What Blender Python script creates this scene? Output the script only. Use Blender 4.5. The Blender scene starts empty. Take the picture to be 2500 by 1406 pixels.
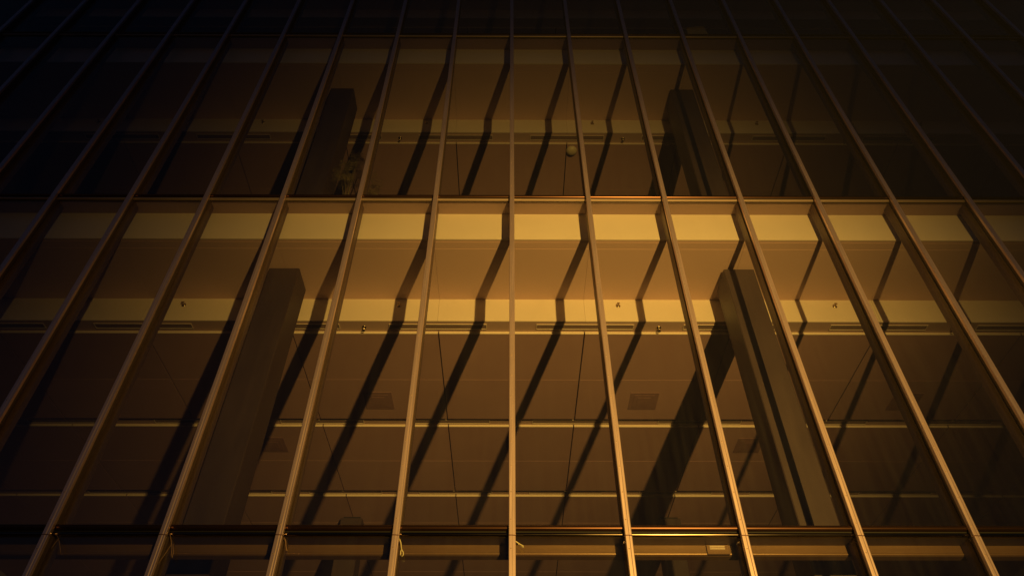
import bpy, math, random
from mathutils import Vector, Matrix

random.seed(7)
S = bpy.context.scene
COL = S.collection
H = 1.6                      # eye height above the pavement

# ------------------------------------------------------------------ camera
cam_d = bpy.data.cameras.new('camera')
cam_d.sensor_width = 36.0
cam_d.lens = 25.141
cam_d.clip_start = 0.05
cam_d.clip_end = 500
cam = bpy.data.objects.new('camera', cam_d)
COL.objects.link(cam)
fw = Vector((0.0031998, 0.71637399, 0.69770916))
rt = Vector((0.999991675, -0.00405901767, -0.000418504826))
up = Vector((-0.00253221, -0.69770469, 0.71638101))
m3 = Matrix((rt, up, -fw)).transposed()
cam.matrix_world = Matrix.Translation((-0.0317, -7.048, H)) @ m3.to_4x4()
S.camera = cam

# ------------------------------------------------------------------ night sky
W = bpy.data.worlds.new('World')
S.world = W
W.use_nodes = True
wn = W.node_tree
bg = wn.nodes['Background']
sky = wn.nodes.new('ShaderNodeTexSky')
sky.sky_type = 'NISHITA'
sky.sun_disc = False
sky.sun_elevation = math.radians(0.0)
sky.ozone_density = 3.2
sky.sun_rotation = math.radians(200.0)
wn.links.new(sky.outputs[0], bg.inputs[0])
bg.inputs[1].default_value = 0.026

# ------------------------------------------------------------------ the street floodlight (warm)
LAMP = Vector((4.60, -13.9, H + 1.3))
AIM = Vector((1.65, 0.0, H + 5.85))
BEAM = 0.0445
sd = bpy.data.lights.new('floodlight_beam', 'SPOT')
sd.energy = 15300
sd.color = (1.0, 0.585, 0.10)
sd.spot_size = math.radians(120)
sd.spot_blend = 0.5
# photometric profile of the reflector: a narrow beam fading smoothly into weak spill
sd.use_nodes = True
ln = sd.node_tree
em = ln.nodes['Emission']
lt = ln.nodes.new('ShaderNodeTexCoord')
lx = ln.nodes.new('ShaderNodeSeparateXYZ')
ln.links.new(lt.outputs['Normal'], lx.inputs[0])
la = ln.nodes.new('ShaderNodeMath'); la.operation = 'ABSOLUTE'
ln.links.new(lx.outputs['Z'], la.inputs[0])
lm = ln.nodes.new('ShaderNodeMath'); lm.operation = 'SUBTRACT'      # cos(theta) - 1
lm.inputs[1].default_value = 1.0
ln.links.new(la.outputs[0], lm.inputs[0])
lg = ln.nodes.new('ShaderNodeMath'); lg.operation = 'DIVIDE'
lg.inputs[1].default_value = BEAM
ln.links.new(lm.outputs[0], lg.inputs[0])
lp = ln.nodes.new('ShaderNodeMath'); lp.operation = 'MULTIPLY'   # -(|x| ** 1.5)
lb = ln.nodes.new('ShaderNodeMath'); lb.operation = 'ABSOLUTE'
lw_ = ln.nodes.new('ShaderNodeMath'); lw_.operation = 'POWER'; lw_.inputs[1].default_value = 1.5
ln.links.new(lg.outputs[0], lb.inputs[0])
ln.links.new(lb.outputs[0], lw_.inputs[0])
ln.links.new(lw_.outputs[0], lp.inputs[0])
lp.inputs[1].default_value = -1.0
le = ln.nodes.new('ShaderNodeMath'); le.operation = 'EXPONENT'
ln.links.new(lp.outputs[0], le.inputs[0])
ls = ln.nodes.new('ShaderNodeMath'); ls.operation = 'ADD'
ls.inputs[1].default_value = 0.0005
ln.links.new(le.outputs[0], ls.inputs[0])
ln.links.new(ls.outputs[0], em.inputs['Strength'])
sd.shadow_soft_size = 0.09
spot = bpy.data.objects.new('floodlight_beam', sd)
COL.objects.link(spot)

# ------------------------------------------------------------------ exposure / render
S.view_settings.view_transform = 'Standard'
S.view_settings.look = 'None'
S.view_settings.exposure = 0.0
S.view_settings.gamma = 1.0
S.view_settings.use_curve_mapping = False
S.render.engine = 'CYCLES'
S.cycles.max_bounces = 10
S.cycles.diffuse_bounces = 5
S.cycles.glossy_bounces = 4
S.cycles.transparent_max_bounces = 16
S.cycles.use_denoising = True

# ------------------------------------------------------------------ materials
def mat(name, col, rough=0.6, metal=0.0, var=0.10, scale=3.0, bump=0.0, bscale=60.0, spec=0.5, stretch=(1, 1, 1), objvar=0.0):
    m = bpy.data.materials.new(name)
    m.use_nodes = True
    nt = m.node_tree
    b = nt.nodes['Principled BSDF']
    b.inputs['Metallic'].default_value = metal
    b.inputs['Specular IOR Level'].default_value = spec
    tc = nt.nodes.new('ShaderNodeTexCoord')
    mp = nt.nodes.new('ShaderNodeMapping')
    mp.inputs['Scale'].default_value = stretch
    nt.links.new(tc.outputs['Object'], mp.inputs[0])
    n = nt.nodes.new('ShaderNodeTexNoise')
    n.inputs['Scale'].default_value = scale
    n.inputs['Detail'].default_value = 6
    n.inputs['Roughness'].default_value = 0.6
    nt.links.new(mp.outputs[0], n.inputs['Vector'])
    r = nt.nodes.new('ShaderNodeMapRange')
    r.inputs['From Min'].default_value = 0.3
    r.inputs['From Max'].default_value = 0.7
    r.inputs['To Min'].default_value = 1 - var
    r.inputs['To Max'].default_value = 1 + var
    nt.links.new(n.outputs['Fac'], r.inputs['Value'])
    fac = r.outputs[0]
    if objvar:
        oi = nt.nodes.new('ShaderNodeObjectInfo')
        r2 = nt.nodes.new('ShaderNodeMapRange')
        r2.inputs['To Min'].default_value = 1 - objvar
        r2.inputs['To Max'].default_value = 1 + objvar
        nt.links.new(oi.outputs['Random'], r2.inputs['Value'])
        mu = nt.nodes.new('ShaderNodeMath')
        mu.operation = 'MULTIPLY'
        nt.links.new(fac, mu.inputs[0])
        nt.links.new(r2.outputs[0], mu.inputs[1])
        fac = mu.outputs[0]
    v = nt.nodes.new('ShaderNodeVectorMath')
    v.operation = 'SCALE'
    v.inputs[0].default_value = col
    nt.links.new(fac, v.inputs['Scale'])
    nt.links.new(v.outputs[0], b.inputs['Base Color'])
    rr = nt.nodes.new('ShaderNodeMapRange')
    rr.inputs['To Min'].default_value = max(0.02, rough - 0.08)
    rr.inputs['To Max'].default_value = min(1, rough + 0.08)
    nt.links.new(n.outputs['Fac'], rr.inputs['Value'])
    nt.links.new(rr.outputs[0], b.inputs['Roughness'])
    if bump:
        n2 = nt.nodes.new('ShaderNodeTexNoise')
        n2.inputs['Scale'].default_value = bscale
        n2.inputs['Detail'].default_value = 4
        nt.links.new(mp.outputs[0], n2.inputs['Vector'])
        bp = nt.nodes.new('ShaderNodeBump')
        bp.inputs['Strength'].default_value = bump
        bp.inputs['Distance'].default_value = 0.01
        nt.links.new(n2.outputs['Fac'], bp.inputs['Height'])
        nt.links.new(bp.outputs[0], b.inputs['Normal'])
    return m

M = {}
M['cap'] = mat('brushed_champagne_aluminium', (0.94, 0.70, 0.72), 0.41, 0.82, 0.10, 2.0, 0.05, 30, stretch=(30, 30, 0.7))
M['screw'] = mat('dull_screw_heads', (0.50, 0.37, 0.30), 0.5, 0.7, 0.1, 30)
M['fin'] = mat('bronze_anodised_aluminium', (0.165, 0.112, 0.108), 0.45, 0.35, 0.10, 2.0, stretch=(8, 8, 0.5))
M['boxm'] = mat('dark_transom_box_paint', (0.070, 0.045, 0.038), 0.5, 0.1, 0.10, 2.0)
M['seal'] = mat('black_rubber_seal', (0.012, 0.011, 0.010), 0.7)
M['bronze'] = mat('dark_polished_bronze', (0.105, 0.050, 0.034), 0.28, 0.9, 0.12, 1.2, stretch=(0.6, 6, 6))
M['polish'] = mat('polished_dark_steel', (0.24, 0.19, 0.15), 0.13, 1.0, 0.10, 1.2, stretch=(0.6, 6, 6))
M['steel'] = mat('satin_steel_trim', (0.40, 0.30, 0.26), 0.45, 0.5, 0.10, 1.2, stretch=(0.6, 6, 6))
M['white'] = mat('white_painted_plasterboard', (0.78, 0.69, 0.62), 0.75, 0, 0.05, 1.1, 0.03, 200, spec=0.3, objvar=0.015)
M['soffit'] = mat('dim_toned_soffit_board', (0.62, 0.44, 0.42), 0.7, 0, 0.03, 1.1, 0.02, 160, spec=0.3, objvar=0.015)  # bulkhead paint again, its dimmer and redder look in weak light put into the colour
M['pocket'] = mat('shaded_pocket_soffit', (0.38, 0.27, 0.26), 0.6, 0, 0.03, 1.1, 0.02, 160, spec=0.3, objvar=0.015)  # soffit board again, darkened in colour for the weaker light in the pocket
M['panel'] = mat('metal_ceiling_panel_paint', (0.43, 0.277, 0.295), 0.62, 0, 0.07, 0.8, 0.03, 90, spec=0.3, objvar=0.05)
M['strip'] = mat('ceiling_channel_paint', (0.48, 0.34, 0.33), 0.6, 0, 0.03, 1.0, spec=0.3)
M['lip'] = M['white']
M['plenum'] = mat('dark_plenum', (0.015, 0.013, 0.012), 0.95)
M['column'] = mat('grey_brown_column_cladding', (0.064, 0.044, 0.048), 0.5, 0, 0.16, 1.6, 0.03, 40, stretch=(2, 2, 0.6))
M['slab'] = mat('dark_floor_slab', (0.12, 0.11, 0.105), 0.8, 0, 0.1, 2, 0.05, 40)
M['wall'] = mat('pale_interior_wall', (0.60, 0.54, 0.50), 0.85, 0, 0.06, 2)
M['pave'] = mat('dark_stone_paving', (0.06, 0.058, 0.057), 0.7, 0, 0.18, 1.2, 0.15, 30)
M['metal'] = mat('chromed_brass', (0.55, 0.45, 0.30), 0.22, 1.0, 0.05, 20)
M['dark'] = mat('dark_slot', (0.22, 0.15, 0.14), 0.8)
M['frame'] = mat('slot_frame_aluminium', (0.80, 0.70, 0.62), 0.45, 0.2, 0.05, 4)
M['grille'] = mat('square_diffuser_paint', (0.27, 0.165, 0.18), 0.6, 0, 0.05, 6, spec=0.3)
M['blind'] = mat('beige_blind_cassette', (0.22, 0.135, 0.075), 0.36, 0.35, 0.10, 2.0, 0.04, 60, stretch=(0.7, 6, 6))
M['cable'] = mat('pale_plastic_tie', (0.75, 0.68, 0.42), 0.35, 0, 0.1, 20)
M['cable2'] = mat('brown_plastic_tie', (0.42, 0.26, 0.18), 0.45, 0, 0.1, 20)
M['dome'] = mat('opal_dome', (0.62, 0.55, 0.42), 0.4, 0, 0.04, 12)
M['leaf'] = mat('palm_leaf', (0.17, 0.135, 0.065), 0.55, 0, 0.35, 9)
M['pot'] = mat('dark_planter', (0.05, 0.045, 0.042), 0.5, 0, 0.1, 6)
M['patch_block'] = mat('lit_patch_yellow', (0.55, 0.42, 0.11), 0.8, 0, 0.08, 8)  # glow of the lit patch put into the block's own colour
M['lampbody'] = mat('black_lamp_housing', (0.03, 0.03, 0.032), 0.5, 0.4, 0.1, 9)

def glass_mat():
    m = bpy.data.materials.new('facade_glass')
    m.use_nodes = True
    nt = m.node_tree
    nt.nodes.clear()
    out = nt.nodes.new('ShaderNodeOutputMaterial')
    mix = nt.nodes.new('ShaderNodeMixShader')
    tr = nt.nodes.new('ShaderNodeBsdfTransparent')
    tr.inputs[0].default_value = (0.99, 0.985, 0.98, 1)
    gl = nt.nodes.new('ShaderNodeBsdfGlossy')
    gl.inputs['Roughness'].default_value = 0.015
    lw = nt.nodes.new('ShaderNodeLayerWeight')
    lw.inputs['Blend'].default_value = 0.5
    pw = nt.nodes.new('ShaderNodeMath'); pw.operation = 'POWER'; pw.inputs[1].default_value = 5
    ml = nt.nodes.new('ShaderNodeMath'); ml.operation = 'MULTIPLY_ADD'
    ml.inputs[1].default_value = 0.92; ml.inputs[2].default_value = 0.075
    # slight waviness of real float glass
    tc = nt.nodes.new('ShaderNodeTexCoord')
    nz = nt.nodes.new('ShaderNodeTexNoise'); nz.inputs['Scale'].default_value = 0.8
    bp = nt.nodes.new('ShaderNodeBump'); bp.inputs['Strength'].default_value = 0.04; bp.inputs['Distance'].default_value = 0.02
    nt.links.new(tc.outputs['Object'], nz.inputs['Vector'])
    nt.links.new(nz.outputs['Fac'], bp.inputs['Height'])
    nt.links.new(bp.outputs[0], gl.inputs['Normal'])
    nt.links.new(lw.outputs['Facing'], pw.inputs[0])
    nt.links.new(pw.outputs[0], ml.inputs[0])
    nt.links.new(ml.outputs[0], mix.inputs[0])
    nt.links.new(tr.outputs[0], mix.inputs[1])
    nt.links.new(gl.outputs[0], mix.inputs[2])
    # pale streaked film added to the panes for a soft veil of bloom
    dm = nt.nodes.new('ShaderNodeMapping'); dm.inputs['Scale'].default_value = (9, 9, 0.55)
    dn = nt.nodes.new('ShaderNodeTexNoise'); dn.inputs['Scale'].default_value = 1.6; dn.inputs['Detail'].default_value = 7
    nt.links.new(tc.outputs['Object'], dm.inputs[0]); nt.links.new(dm.outputs[0], dn.inputs['Vector'])
    oi = nt.nodes.new('ShaderNodeObjectInfo')
    dw = nt.nodes.new('ShaderNodeMath'); dw.operation = 'MULTIPLY'; dw.inputs[1].default_value = 40
    nt.links.new(oi.outputs['Random'], dw.inputs[0])
    dn.noise_dimensions = '4D'
    nt.links.new(dw.outputs[0], dn.inputs['W'])
    dr = nt.nodes.new('ShaderNodeMapRange')
    dr.inputs['From Min'].default_value = 0.35; dr.inputs['From Max'].default_value = 0.8
    dr.inputs['To Min'].default_value = 0.001; dr.inputs['To Max'].default_value = 0.0075
    nt.links.new(dn.outputs['Fac'], dr.inputs['Value'])
    df = nt.nodes.new('ShaderNodeBsdfDiffuse'); df.inputs[0].default_value = (0.6, 0.56, 0.52, 1)
    m2 = nt.nodes.new('ShaderNodeMixShader')
    nt.links.new(dr.outputs[0], m2.inputs[0])
    nt.links.new(mix.outputs[0], m2.inputs[1]); nt.links.new(df.outputs[0], m2.inputs[2])
    nt.links.new(m2.outputs[0], out.inputs[0])
    return m
M['glass'] = glass_mat()

# ------------------------------------------------------------------ mesh helpers
class MB:
    def __init__(self):
        self.v, self.f, self.smooth = [], [], []
    def add(self, vs, fs, smooth=False):
        o = len(self.v)
        self.v += [tuple(p) for p in vs]
        self.f += [tuple(i + o for i in f) for f in fs]
        self.smooth += [smooth] * len(fs)
        return self
    def box(self, x0, x1, y0, y1, z0, z1):
        vs = [(x0, y0, z0), (x1, y0, z0), (x1, y1, z0), (x0, y1, z0), (x0, y0, z1), (x1, y0, z1), (x1, y1, z1), (x0, y1, z1)]
        return self.add(vs, [(0, 3, 2, 1), (4, 5, 6, 7), (0, 1, 5, 4), (1, 2, 6, 5), (2, 3, 7, 6), (3, 0, 4, 7)])
    def prism_z(self, prof, z0, z1):          # prof: counter-clockwise (x, y)
        n = len(prof)
        vs = [(x, y, z0) for x, y in prof] + [(x, y, z1) for x, y in prof]
        fs = [(i, (i + 1) % n, n + (i + 1) % n, n + i) for i in range(n)]
        return self.add(vs, fs + [tuple(range(n - 1, -1, -1)), tuple(range(n, 2 * n))])
    def prism_x(self, prof, x0, x1):          # prof: counter-clockwise (y, z)
        n = len(prof)
        vs = [(x0, y, z) for y, z in prof] + [(x1, y, z) for y, z in prof]
        fs = [(i, (i + 1) % n, n + (i + 1) % n, n + i) for i in range(n)]
        return self.add(vs, fs + [tuple(range(n - 1, -1, -1)), tuple(range(n, 2 * n))])
    def lathe(self, prof, n=20, axis='z', at=(0, 0, 0), smooth=True):   # prof: (r, h)
        vs, fs = [], []
        for r, h in prof:
            for k in range(n):
                a = 2 * math.pi * k / n
                c, s = r * math.cos(a), r * math.sin(a)
                p = (c, s, h) if axis == 'z' else (c, h, s)
                vs.append((p[0] + at[0], p[1] + at[1], p[2] + at[2]))
        for i in range(len(prof) - 1):
            for k in range(n):
                fs.append((i * n + k, i * n + (k + 1) % n, (i + 1) * n + (k + 1) % n, (i + 1) * n + k))
        return self.add(vs, fs, smooth)
    def tube(self, pts, r, n=7):
        pts = [Vector(p) for p in pts]
        vs, fs = [], []
        for i, p in enumerate(pts):
            t = (pts[min(i + 1, len(pts) - 1)] - pts[max(i - 1, 0)]).normalized()
            a = t.orthogonal().normalized(); b = t.cross(a)
            rr = r[i] if isinstance(r, (list, tuple)) else r
            for k in range(n):
                g = 2 * math.pi * k / n
                vs.append(p + (a * math.cos(g) + b * math.sin(g)) * rr)
        for i in range(len(pts) - 1):
            for k in range(n):
                fs.append((i * n + k, i * n + (k + 1) % n, (i + 1) * n + (k + 1) % n, (i + 1) * n + k))
        fs += [tuple(range(n - 1, -1, -1)), tuple(range((len(pts) - 1) * n, len(pts) * n))]
        return self.add(vs, fs, True)
    def mesh(self, name, m):
        me = bpy.data.meshes.new(name)
        me.from_pydata(self.v, [], self.f)
        me.validate()
        me.polygons.foreach_set('use_smooth', self.smooth[:len(me.polygons)] + [False] * max(0, len(me.polygons) - len(self.smooth)))
        me.materials.append(m)
        me.update()
        return me
    def build(self, name, m, parent=None, loc=(0, 0, 0)):
        return put(name, self.mesh(name, m), parent, loc)

def put(name, me, parent=None, loc=(0, 0, 0), rot=None):
    o = bpy.data.objects.new(name, me)
    COL.objects.link(o)
    o.location = loc
    if rot:
        o.rotation_euler = rot
    if parent:
        o.parent = parent
    return o

def thing(name, label, cat, loc=(0, 0, 0), group=None):
    o = bpy.data.objects.new(name, None)
    o.empty_display_size = 0.2
    COL.objects.link(o)
    o.location = loc
    tag(o, label, cat, group)
    return o

def tag(o, label, cat, group=None):
    o['label'] = label
    o['category'] = cat
    if group:
        o['group'] = group
    return o

def Z(v):
    return v + H

# ------------------------------------------------------------------ dimensions
BAY = 1.2
NB = 11                         # mullions -11..11
YG = 0.098                      # glass plane
ZT = [3.345, 8.872, 14.352, 19.832]   # lower edge of each transom (eye = 0)
TOP = 22.4
MOD = 2.43                      # ceiling module
XW = 13.3

# ------------------------------------------------------------------ ground
g = MB()
g.box(-150, 150, -150, 150, -0.3, 0.0)
gr = g.build('ground', M['slab'])
gr['kind'] = 'structure'
pv = thing('pavement', 'dark stone slab pavement in front of the glass facade', 'pavement')
del pv['category'], pv['label']
pv['kind'] = 'structure'
pme = MB().box(-0.595, 0.595, -0.595, 0.595, 0, 0.06).mesh('paving_slab', M['pave'])
for i in range(-9, 10):
    for j in range(0, 8):
        put('paving_slab', pme, pv, (i * 1.2, -0.66 - j * 1.2 - 0.02, 0.002 + 0.0015 * random.random()))

# ------------------------------------------------------------------ office building: curtain wall
B = thing('office_building', 'dark glass office facade lit by a warm floodlight at night', 'office building')

fin_prof = [(-0.018, 0.044), (0.018, 0.044), (0.018, 0.112), (0.031, 0.112), (0.031, 0.286), (0.027, 0.290), (-0.027, 0.290), (-0.031, 0.286), (-0.031, 0.112), (-0.018, 0.112)]
fin_me = MB().prism_z(fin_prof, 0.06, Z(TOP)).mesh('mullion', M['fin'])
c = 0.036
cap_prof = [(-c, 0.003), (-c + 0.005, -0.0030), (-c + 0.008, -0.0035), (0.001, -0.0035), (0.0035, -0.0030), (0.0105, 0.0008), (0.0130, 0.0012), (c - 0.007, 0.0012), (c - 0.002, 0.0032), (c, 0.0065), (c, 0.0435), (-c, 0.0435)]
ZS = 3.318
cap_up = MB().prism_z(cap_prof, Z(ZS) + 0.005, Z(TOP)).mesh('front_cap', M['cap'])
cap_dn = MB().prism_z(cap_prof, 0.06, Z(ZS) - 0.005).mesh('front_cap', M['cap'])
sc = MB()
z = 0.35
while z < TOP + H - 0.2:
    sc.lathe([(0.0, -0.007), (0.004, -0.0068), (0.0068, -0.0042), (0.0068, -0.0015)], 8, 'y', (-0.011, -0.0012, z))
    z += 0.314
screw_me = sc.mesh('cap_screws', M['screw'])
for i in range(-NB, NB + 1):
    mu = put('mullion', fin_me, B, (i * BAY, 0, 0))
    put('front_cap', cap_up, mu, (0.0006 * random.uniform(-1, 1), 0, 0))
    put('front_cap', cap_dn, mu, (0.002 * random.uniform(-1, 1), 0.001 * random.random(), 0))
    s_ = put('cap_screws', screw_me, mu, (0, 0, random.uniform(-0.05, 0.05)))
    s_['kind'] = 'stuff'

hw = BAY / 2
# transoms: rounded bronze bar over a polished strip, per bay
def arc(y0, y1, z0, z1, n=7):   # rounded outward (-y) profile, counter-clockwise in (y, z)
    pts = []
    ry, rz, cz = (y1 - y0), (z1 - z0) / 2, (z0 + z1) / 2
    for k in range(n + 1):
        a = math.pi / 2 + math.pi * k / n
        pts.append((y1 + ry * math.cos(a), cz + rz * math.sin(a)))
    return pts
bar_prof = arc(0.055, 0.092, 0.056, 0.122, 9) + [(0.0965, 0.056), (0.0965, 0.122)]
bar_me = MB().prism_x(bar_prof, -hw + 0.019, hw - 0.019).mesh('transom', M['bronze'])
strip_prof = [(0.0965, 0.040), (0.074, 0.040), (0.071, 0.037), (0.070, 0.020), (0.074, 0.010), (0.084, 0.002), (0.0965, 0.001)]
stripb_prof = arc(0.070, 0.084, 0.001, 0.040, 9) + [(0.0965, 0.001), (0.0965, 0.040)]
stripb_me = MB().prism_x(stripb_prof, -hw + 0.019, hw - 0.019).mesh('trim_strip', M['polish'])
strip_me = MB().prism_x(strip_prof, -hw + 0.019, hw - 0.019).mesh('trim_strip', M['steel'])
gas_me = MB().box(-hw + 0.019, hw - 0.019, 0.088, 0.0965, 0.041, 0.055).mesh('gasket', M['seal'])
boxd_me = MB().box(-hw + 0.032, hw - 0.032, 0.112, 0.298, 0.002, 0.118).mesh('transom_box', M['boxm'])
boxs_me = MB().box(-hw + 0.032, hw - 0.032, 0.112, 0.128, 0.002, 0.118).mesh('transom_box', M['boxm'])
zlev = [-H + 0.06] + ZT + [TOP]
pane_mes = []
for k in range(len(zlev) - 1):
    z0 = zlev[k] + (0.062 if k else 0.0)
    z1 = zlev[k + 1] + (0.06 if k < len(zlev) - 2 else 0)
    pane_mes.append(MB().box(-hw + 0.0185, hw - 0.0185, 0.0985, 0.1105, 0, z1 - z0 - 0.003).mesh('glass_pane', M['glass']))
for i in range(-NB, NB):
    x = (i + 0.5) * BAY
    for k, zt in enumerate(ZT):
        t = put('transom', bar_me, B, (x, 0, Z(zt)))
        put('trim_strip', strip_me if k else stripb_me, t)
        put('gasket', gas_me, t)
        put('transom_box', boxd_me if k == 0 else boxs_me, t)
    for k in range(len(zlev) - 1):
        z0 = zlev[k] + (0.062 if k else 0.0)
        put('glass_pane', pane_mes[k], B, (x, 0, Z(z0)))

# floor slabs, roof, side and back walls
for zt in ZT[1:]:
    MB().box(-XW, XW, 0.30, 24.0, Z(zt) + 0.03, Z(zt) + 0.112).build('floor_slab', M['slab'], B)
MB().box(-XW, XW, 0.0, 24.0, Z(TOP) + 0.002, Z(TOP) + 0.4).build('roof', M['slab'], B)
for sx in (-1, 1):
    MB().box(min(sx * XW, sx * (XW + 0.3)), max(sx * XW, sx * (XW + 0.3)), 0.0, 24.0, 0.0, Z(TOP)).build('side_wall', M['wall'], B)
MB().box(-XW - 0.3, XW + 0.3, 24.002, 24.3, 0.0, Z(TOP)).build('back_wall', M['wall'], B)
MB().box(-XW, XW, 0.30, 24.0, 0.002, 0.05).build('floor', M['slab'], B)

# ------------------------------------------------------------------ stepped ceilings
D1, D2, D3 = 0.384, 1.736, 2.014        # glass pocket, main bulkhead, first lip
names = ['ground-hall', 'first-floor', 'second-floor']
def ceiling(k, zt, depth):
    z0, z1, z2, z3 = zt + 0.022, zt - 0.58, zt - 1.075, zt - 1.12
    c_ = MB().box(-XW, XW, D2 + 0.05, depth, Z(z3) + 0.12, Z(z3) + 0.14).build('ceiling', M['plenum'])
    c_['kind'] = 'structure'
    c_['label'] = ['bright stepped ceiling of the tall lower hall with recessed channels', 'dim stepped ceiling of the storey with the palm', 'almost black ceiling above the topmost transom'][k]
    n = 5
    gap = 0.011
    def run(name, m, y0, y1, za, zb, parts=n, g_=0.0015):
        me = MB().box(-MOD / 2 + g_, MOD / 2 - g_, y0, y1, za, zb).mesh(name, m)
        for i in range(-parts, parts + 1):
            put(name, me, c_, (i * MOD, 0, 0))
    # glass pocket soffit, bulkhead, lower soffit in three fine steps, second bulkhead
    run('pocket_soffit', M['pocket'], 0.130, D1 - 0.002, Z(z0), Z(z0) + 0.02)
    run('bulkhead_panel', M['white'], D1, D1 + 0.018, Z(z1), Z(z0) + 0.02)
    run('soffit_strip', M['soffit'], D1 + 0.0185, 0.442, Z(z1) + 0.001, Z(z1) + 0.02)
    run('soffit_strip', M['soffit'], 0.443, 0.581, Z(z1) - 0.004, Z(z1) + 0.018)
    run('soffit_panel', M['soffit'], 0.582, D2 - 0.001, Z(z1) - 0.008, Z(z1) + 0.016)
    run('bulkhead_panel', M['white'], D2, D2 + 0.018, Z(z2), Z(z1) + 0.016)
    # ceiling bays
    y = D3
    run('channel_panel', M['strip'], D2 + 0.019, D3 + 0.03, Z(z2) + 0.001, Z(z2) + 0.02)
    fa = MB().box(-MOD / 2 + gap, MOD / 2 - gap, 0, 1.248, 0, 0.045).mesh('ceiling_panel', M['panel'])
    fb = MB().box(-MOD / 2 + gap, MOD / 2 - gap, 1.2495, 2.478, -0.003, 0.042).mesh('ceiling_panel', M['panel'])
    lip = MB().box(-MOD / 2 + gap, MOD / 2 - gap, -0.012, -0.0005, -0.001, 0.047).mesh('panel_lip', M['white'])
    ch = MB().box(-MOD / 2 + 0.0015, MOD / 2 - 0.0015, 2.40, 2.79, 0.047, 0.065).mesh('channel_panel', M['strip'])
    while y + 2.0 < depth:
        for i in range(-n, n + 1):
            p = put('ceiling_panel', fa, c_, (i * MOD, y, Z(z3)))
            put('panel_lip', lip, c_, (i * MOD, y, Z(z3)))
            put('ceiling_panel', fb, c_, (i * MOD, y, Z(z3)))
            put('channel_panel', ch, c_, (i * MOD, y, Z(z3)))
        y += 2.76
    return z0, z1, z2, z3
LV = [ceiling(0, ZT[1], 24.0), ceiling(1, ZT[2], 10.5), ceiling(2, ZT[3], 10.5)]

# ------------------------------------------------------------------ columns
def column(x, y, zb, zt, label):
    t = thing('column', label, 'column', (x, y, zb), 'square interior columns')
    h = zt - zb
    w, d, bv = 0.245, 0.258, 0.012
    prof = [(-w + bv, -d), (w - bv, -d), (w, -d + bv), (w, d - bv), (w - bv, d), (-w + bv, d), (-w, d - bv), (-w, -d + bv)]
    MB().prism_z(prof, 0, h - 0.052).build('shaft', M['column'], t)
    MB().box(-w + 0.05, w - 0.05, -d + 0.05, d - 0.05, h - 0.0515, h - 0.0005).build('shadow_gap', M['seal'], t)
    return t
z1g = Z(LV[0][1]) - 0.008
column(-3.65, 1.222, 0.05, z1g, 'dim square column on the left of the tall hall, close behind the glass')
column(3.65, 1.222, 0.05, z1g, 'striped square column on the right of the tall hall, close behind the glass')
column(-3.66, 8.70, 0.05, Z(LV[0][3]) - 0.003, 'short dark column top just above the lowest transom, left, deep in the hall')
column(3.67, 8.70, 0.05, Z(LV[0][3]) - 0.003, 'short column top just above the lowest transom, right, deep in the hall')
column(-3.62, 1.20, Z(ZT[1]) + 0.113, Z(LV[1][1]) - 0.008, 'dark square column behind the palm on the upper storey')
column(3.64, 1.20, Z(ZT[1]) + 0.113, Z(LV[1][1]) - 0.008, 'bluish square column on the upper storey, right of the round dome light')

# ------------------------------------------------------------------ ceiling fixtures
def pendent_sprinkler(x, y, zc, label):
    t = thing('sprinkler_head', label, 'sprinkler', (x, y, zc), 'brass sprinkler heads')
    MB().lathe([(0.0, 0.0), (0.044, 0.0), (0.044, -0.004), (0.030, -0.012), (0.017, -0.014)], 18).build('escutcheon', M['metal'], t)
    b = MB().lathe([(0.017, -0.012), (0.017, -0.030), (0.011, -0.034), (0.011, -0.046)], 12)
    b.tube([(0.011, 0, -0.03), (0.020, 0, -0.052), (0.006, 0, -0.072)], 0.0035, 6)
    b.tube([(-0.011, 0, -0.03), (-0.020, 0, -0.052), (-0.006, 0, -0.072)], 0.0035, 6)
    b.build('body', M['metal'], t)
    MB().lathe([(0.0, -0.070), (0.026, -0.072), (0.026, -0.075), (0.0, -0.077)], 16).build('deflector', M['metal'], t)
def sidewall_sprinkler(x, yw, zc, label):
    t = thing('sidewall_sprinkler', label, 'sprinkler', (x, yw, zc), 'sidewall sprinkler heads')
    MB().lathe([(0.0, 0.0), (0.040, 0.0), (0.040, -0.004), (0.026, -0.012), (0.015, -0.014)], 18, 'y').build('escutcheon', M['metal'], t)
    b = MB().lathe([(0.015, -0.012), (0.015, -0.028), (0.010, -0.032), (0.010, -0.050)], 12, 'y')
    b.tube([(0, -0.03, 0.011), (0, -0.052, 0.018), (0, -0.064, 0.006)], 0.003, 6)
    b.tube([(0, -0.03, -0.011), (0, -0.052, -0.018), (0, -0.064, -0.006)], 0.003, 6)
    b.build('body', M['metal'], t)
    MB().box(-0.022, 0.022, -0.067, -0.064, -0.012, 0.012).box(-0.022, 0.022, -0.064, -0.040, 0.018, 0.0205).build('deflector', M['metal'], t)
def slot_diffuser(x, y, zc, label):
    t = thing('slot_diffuser', label, 'air vent', (x, y, zc), 'linear slot diffusers')
    L, w, d = 0.805, 0.062, 0.013
    MB().box(-L, L, -w, -w + 0.010, -d, 0.0).box(-L, L, w - 0.010, w, -d, 0.0).box(-L, -L + 0.010, -w + 0.0105, w - 0.0105, -d, 0.0).box(L - 0.010, L, -w + 0.0105, w - 0.0105, -d, 0.0).build('frame', M['frame'], t)
    MB().box(-L + 0.0105, L - 0.0105, -w + 0.0105, w - 0.0105, -0.003, 0.0).build('slot', M['dark'], t)
    MB().box(-L + 0.011, L - 0.011, -0.004, 0.004, -0.009, -0.0035).build('vane', M['dark'], t)
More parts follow.
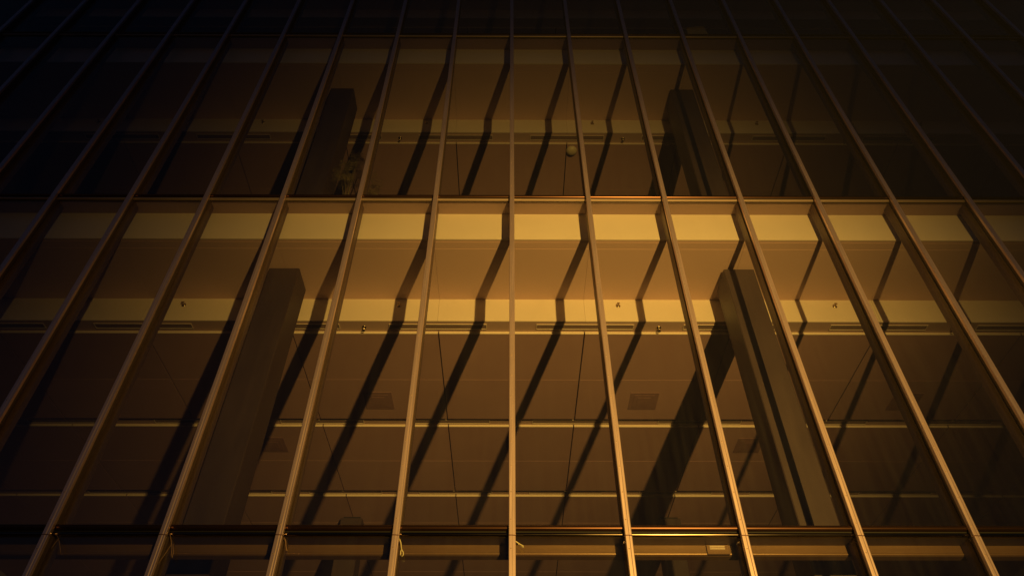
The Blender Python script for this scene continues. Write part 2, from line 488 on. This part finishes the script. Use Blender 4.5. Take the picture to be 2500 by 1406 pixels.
def square_diffuser(x, y, zc, label):
    t = thing('square_diffuser', label, 'air vent', (x, y, zc), 'square ceiling diffusers')
    MB().box(-0.26, 0.26, -0.26, 0.26, -0.006, 0.0).build('plate', M['grille'], t)
    for q, hgt in ((0.19, -0.010), (0.12, -0.014)):
        MB().box(-q, q, -q, q, hgt, hgt + 0.0038).build('cone', M['grille'], t)

def side(x):
    return 'left' if x < 0 else 'right'
ords = ['first', 'second', 'third', 'fourth', 'fifth']
storey = ['tall hall', 'palm storey']
for k in (0, 1):
    z0, z1, z2, z3 = LV[k]
    for j in range(-2, 2):
        x = (j + 0.5) * 4.88
        n_ = ords[(j if j >= 0 else -j - 1)]
        pendent_sprinkler(x, 1.900, Z(z2) + 0.0005, '%s ceiling sprinkler %s of the middle mullion in the %s' % (n_, side(x), storey[k]))
    for j, x in enumerate([-9.10, -5.48, -1.88, 1.785, 5.42, 9.05]):
        n_ = ords[2 - j] if j < 3 else ords[j - 3]
        sidewall_sprinkler(x, D2 - 0.0005, Z(z2 + 0.345), '%s wall-mounted sprinkler %s of the middle mullion, %s bulkhead' % (n_, side(x), storey[k]))
    rows = (0, 1, 2) if k == 0 else (0,)
    for r in rows:
        y = 1.872 if r == 0 else 2.014 + 2.76 * r - 0.118
        for j in range(-4, 4):
            x = (j + 0.5) * 2.43
            n_ = ords[(j if j >= 0 else -j - 1)]
            rn = 'front' if r == 0 else ('second' if r == 1 else 'third')
            slot_diffuser(x, y, Z(z2) + (0.0005 if r == 0 else 0.0015), '%s slot vent %s of the middle mullion in the %s channel, %s' % (n_, side(x), rn, storey[k]))
z3 = LV[0][3]
for x, y, dz, lb in ((-2.45, 3.90, -0.003, 'square vent beside the striped shadow, one bay left of the middle mullion'),
                     (2.45, 3.90, -0.003, 'clearest square ceiling vent, between two dark fin shadows'),
                     (7.30, 3.90, -0.003, 'faint square ceiling vent at the far right of the hall'),
                     (-4.77, 5.42, 0.0, 'faint square ceiling vent beside the dim left column'),
                     (4.77, 5.42, 0.0, 'square ceiling vent beside the striped right column')):
    square_diffuser(x, y, Z(z3) + dz - 0.0005, lb)

# round dome light on the palm storey
dl = thing('dome_light', 'pale round dome light on the upper storey ceiling', 'ceiling light', (1.33, 2.165, Z(LV[1][3]) - 0.0005))
MB().lathe([(0.0, 0.0), (0.115, 0.0), (0.115, -0.014), (0.100, -0.016)], 32).build('base_ring', M['frame'], dl)
pr = [(0.122 * math.cos(a), -0.014 - 0.085 * math.sin(a)) for a in [math.pi / 2 * t / 9 for t in range(10)]]
MB().lathe(pr, 32).build('diffuser', M['dome'], dl)

# ------------------------------------------------------------------ blind cassettes behind the lowest transom
cz = ZT[0]
cas_prof = [(0.300, cz + 0.060), (0.300, cz - 0.080), (0.2965, cz - 0.084), (0.294, cz - 0.090), (0.2965, cz - 0.097), (0.304, cz - 0.104), (0.318, cz - 0.110), (0.395, cz - 0.116), (0.400, cz - 0.110), (0.400, cz + 0.060)]
cas_prof = [(y, z) for y, z in reversed(cas_prof)]
cas_me = MB().prism_x(cas_prof[::-1], -hw + 0.003, hw - 0.003).mesh('casing', M['blind'])
end_me = MB().box(-0.0022, 0.0022, 0.303, 0.398, cz - 0.105, cz - 0.008).mesh('end_plate', M['dark'])
for i in range(-7, 7):
    x = (i + 0.5) * BAY
    if i == 0: lb = 'blind cassette just right of the middle mullion, beside the small yellow cable loop'
    elif i == 1: lb = 'blind cassette carrying the small striped junction box'
    elif i > 1: lb = '%s blind cassette right of the one with the junction box' % ords[min(i - 2, 4)]
    elif i == -1: lb = 'blind cassette just left of the middle mullion, with the twisted cable loop at its end'
    else: lb = '%s blind cassette left of the twisted yellow loop, under the lowest transom' % (ords + ['sixth'])[-i - 2]
    t = thing('blind_cassette', lb, 'blind', (x, 0, H), 'blind cassettes under the lowest transom')
    put('casing', cas_me, t)
    put('end_plate', end_me, t, (-hw, 0, 0))
jb = thing('junction_box', 'small brass-coloured box with ribs on the blind cassette', 'junction box', (2.175, 0.2935, Z(cz) - 0.055))
MB().box(-0.115, 0.115, -0.018, 0.0, -0.052, 0.052).build('cover', M['blind'], jb)
for zz in (0.036, 0.012):
    MB().prism_x([(-0.0185, zz - 0.009), (-0.0185, zz + 0.009), (-0.027, zz)][::-1], -0.085, 0.075).build('rib', M['frame'], jb)
MB().box(-0.115, 0.115, -0.026, -0.0185, -0.052, -0.041).build('edge', M['blind'], jb)

# ------------------------------------------------------------------ plastic cable loops on the mullion flanks
def cable(label, x, pts, r=0.0055, extra=None, m='cable2'):
    t = thing('cable_loop', label, 'cable tie', (x, 0.06, H), 'loose cable loops on the mullions')
    MB().tube(pts, r).build('tie', M[m], t)
    if extra:
        MB().tube(extra, 0.0028).build('tail', M[m], t)
def P(lst, x):
    return [(a - x, y, z) for a, y, z in lst]
cable('short bright yellow tie pointing down-right from the middle mullion', 0.0,
      [(0.02, 0.0, 3.290), (0.05, -0.01, 3.265), (0.085, -0.018, 3.237), (0.112, -0.02, 3.222), (0.116, -0.02, 3.208), (0.100, -0.016, 3.212), (0.07, -0.01, 3.243), (0.05, -0.005, 3.262)], 0.0055, None, 'cable')
cable('long twisted yellow tie with an open loop at its lower end', -1.2,
      P([(-1.172, 0.0, 3.312), (-1.155, -0.008, 3.285), (-1.142, -0.012, 3.25), (-1.136, -0.010, 3.215), (-1.128, -0.012, 3.185), (-1.108, -0.016, 3.155), (-1.104, -0.016, 3.128), (-1.118, -0.014, 3.112), (-1.134, -0.012, 3.130), (-1.136, -0.010, 3.165), (-1.130, -0.006, 3.195)], -1.2), 0.0055, None, 'cable')
cable('reddish straight tie on the second mullion from the middle', -2.4,
      P([(-2.372, 0, 3.325), (-2.345, -0.01, 3.300), (-2.330, -0.012, 3.270), (-2.318, -0.012, 3.225), (-2.303, -0.014, 3.185), (-2.290, -0.014, 3.172), (-2.312, -0.012, 3.180)], -2.4), 0.0048)
cable('dim tie with a long slanting tail on the third mullion from the middle', -3.6,
      P([(-3.572, 0, 3.37), (-3.540, -0.01, 3.34), (-3.505, -0.012, 3.27), (-3.475, -0.012, 3.20), (-3.455, -0.014, 3.12), (-3.440, -0.012, 3.095), (-3.446, -0.01, 3.16), (-3.478, -0.01, 3.24)], -3.6), 0.0036,
      P([(-3.500, -0.005, 3.235), (-3.520, -0.01, 3.15), (-3.560, -0.012, 3.03)], -3.6))
cable('barely visible forked tie on the darkest mullion at the left', -4.8,
      P([(-4.772, 0, 3.36), (-4.70, -0.01, 3.325), (-4.655, -0.012, 3.27), (-4.615, -0.012, 3.20), (-4.575, -0.014, 3.125), (-4.562, -0.012, 3.135)], -4.8), 0.0036,
      P([(-4.672, -0.01, 3.30), (-4.69, -0.012, 3.24), (-4.70, -0.012, 3.19)], -4.8))

# ------------------------------------------------------------------ palm in a planter on the upper storey
pl = thing('potted_palm', 'feathery dark palm in a planter behind the upper storey glass', 'potted plant', (-2.86, 0.78, Z(ZT[1]) + 0.113))
MB().lathe([(0.0, 0.0), (0.17, 0.0), (0.22, 0.55), (0.235, 0.56), (0.235, 0.60), (0.205, 0.60), (0.20, 0.53), (0.0, 0.53)], 20).build('planter', M['pot'], pl)
rnd = random.Random(3)
stems, fronds = MB(), MB()
clusters = [(-0.17, 0.0, 1.55), (-0.05, 0.05, 2.02), (0.02, -0.05, 1.80), (-0.20, 0.03, 1.36), (-0.08, -0.08, 1.18), (0.30, 0.0, 1.36), (0.36, 0.02, 0.88), (0.40, -0.03, 1.0), (0.05, 0.1, 1.45), (-0.02, 0.0, 1.62)]
for cx, cy, cz_ in clusters:
    stems.tube([(cx * 0.15, cy * 0.15, 0.5), (cx * 0.55, cy * 0.6, 0.5 + (cz_ - 0.5) * 0.6), (cx, cy, cz_)], [0.012, 0.009, 0.006], 6)
    for q in range(9):
        a = rnd.uniform(0, 2 * math.pi)
        el = rnd.uniform(-0.5, 0.9)
        L = rnd.uniform(0.16, 0.30)
        d = Vector((math.cos(a) * math.cos(el), math.sin(a) * math.cos(el) * 0.8, math.sin(el)))
        base = Vector((cx, cy, cz_ + rnd.uniform(-0.06, 0.06)))
        rib = [base + d * (L * s) + Vector((0, 0, -0.22 * L * s * s)) for s in (0, 0.33, 0.66, 1.0)]
        fronds.tube(rib, 0.003, 4)
        for s in range(1, 6):
            f_ = s / 6.0
            pnt = base + d * (L * f_) + Vector((0, 0, -0.22 * L * f_ * f_))
            for sg in (-1, 1):
                sd_ = d.cross(Vector((0, 0, 1)))
                if sd_.length < 0.1: sd_ = Vector((1, 0, 0))
                sd_ = sd_.normalized() * sg
                ll = 0.12 * (1.1 - 0.6 * f_) * rnd.uniform(0.8, 1.2)
                tip = pnt + (sd_ * 0.8 + d * 0.7).normalized() * ll + Vector((0, 0, -0.018))
                wv = d.normalized() * 0.005
                mid = (pnt + tip) / 2 + Vector((0, 0, 0.006))
                fronds.add([pnt, mid + wv, tip, mid - wv], [(0, 1, 2, 3)])
stems.build('stem', M['leaf'], pl)
fo = fronds.build('foliage', M['leaf'], pl)
fo['kind'] = 'stuff'

# ------------------------------------------------------------------ block made up for an unidentified lit patch above the topmost transom
cb = thing('lit_patch_block', 'yellow block standing in for a lit patch above the topmost transom', 'box', (4.03, 0.32, Z(ZT[2]) + 0.113))
MB().add([(-0.22, -0.12, 0), (0.235, -0.12, 0), (0.235, 0.12, 0), (-0.22, 0.12, 0), (-0.21, -0.12, 0.52), (0.20, -0.12, 0.58), (0.20, 0.12, 0.58), (-0.21, 0.12, 0.52)],
         [(0, 3, 2, 1), (4, 5, 6, 7), (0, 1, 5, 4), (1, 2, 6, 5), (2, 3, 7, 6), (3, 0, 4, 7)]).build('patch_block', M['patch_block'], cb)
MB().add([(-0.21, -0.121, 0.521), (0.20, -0.121, 0.581), (0.19, -0.17, 0.55), (-0.205, -0.17, 0.49), (-0.21, -0.117, 0.521), (0.20, -0.117, 0.581), (0.19, -0.166, 0.55), (-0.205, -0.166, 0.49)],
         [(0, 1, 2, 3), (7, 6, 5, 4), (0, 4, 5, 1), (1, 5, 6, 2), (2, 6, 7, 3), (3, 7, 4, 0)]).build('patch_rim', M['patch_block'], cb)

# ------------------------------------------------------------------ the floodlight that throws the light, on its pole behind the camera
fl = thing('floodlight', 'floodlight on a short pole across the pavement, aimed up at the facade', 'floodlight', (LAMP.x, LAMP.y, 0.0))
dirv = (AIM - LAMP).normalized()
rotm = dirv.to_track_quat('-Z', 'Y')
spot.rotation_mode = 'QUATERNION'
spot.rotation_quaternion = rotm
spot.location = LAMP
spot.parent = fl
spot.matrix_parent_inverse = fl.matrix_world.inverted()
spot.location = (0, 0, LAMP.z)
hb = MB()
hb.box(-0.26, 0.26, -0.19, 0.19, 0.07, 0.22)
hb.box(-0.28, 0.28, 0.195, 0.21, -0.02, 0.22).box(-0.28, 0.28, -0.21, -0.195, -0.02, 0.22)
hb.box(-0.28, -0.265, -0.19, 0.19, -0.02, 0.22).box(0.265, 0.28, -0.19, 0.19, -0.02, 0.22)
ho = hb.build('housing', M['lampbody'], fl, (0, 0, LAMP.z))
ho.rotation_mode = 'QUATERNION'
ho.rotation_quaternion = rotm
back = -dirv * 0.16
MB().tube([(back.x, back.y - 0.10, 0.0), (back.x, back.y - 0.10, LAMP.z - 0.10), (back.x, back.y - 0.04, LAMP.z - 0.06)], [0.05, 0.045, 0.04], 12).build('pole', M['lampbody'], fl)
MB().lathe([(0.0, 0.0), (0.14, 0.0), (0.14, 0.03), (0.06, 0.05), (0.05, 0.12)], 16, 'z', (back.x, back.y - 0.10, 0)).build('base_plate', M['lampbody'], fl)

# ------------------------------------------------------------------ thin scattering volume round the whole scene, added in place of lens bloom
hz = MB().box(-152, 152, -152, 152, -1.3, 27.0)
hm = bpy.data.materials.new('bloom_veil')
hm.use_nodes = True
hn = hm.node_tree
hn.nodes.clear()
ho_ = hn.nodes.new('ShaderNodeOutputMaterial')
hv = hn.nodes.new('ShaderNodeVolumePrincipled')
hv.inputs['Color'].default_value = (0.9, 0.9, 0.9, 1)
hv.inputs['Density'].default_value = 0.0010
hn.links.new(hv.outputs[0], ho_.inputs['Volume'])
hazeo = hz.build('bloom_haze', hm)
hazeo['kind'] = 'stuff'
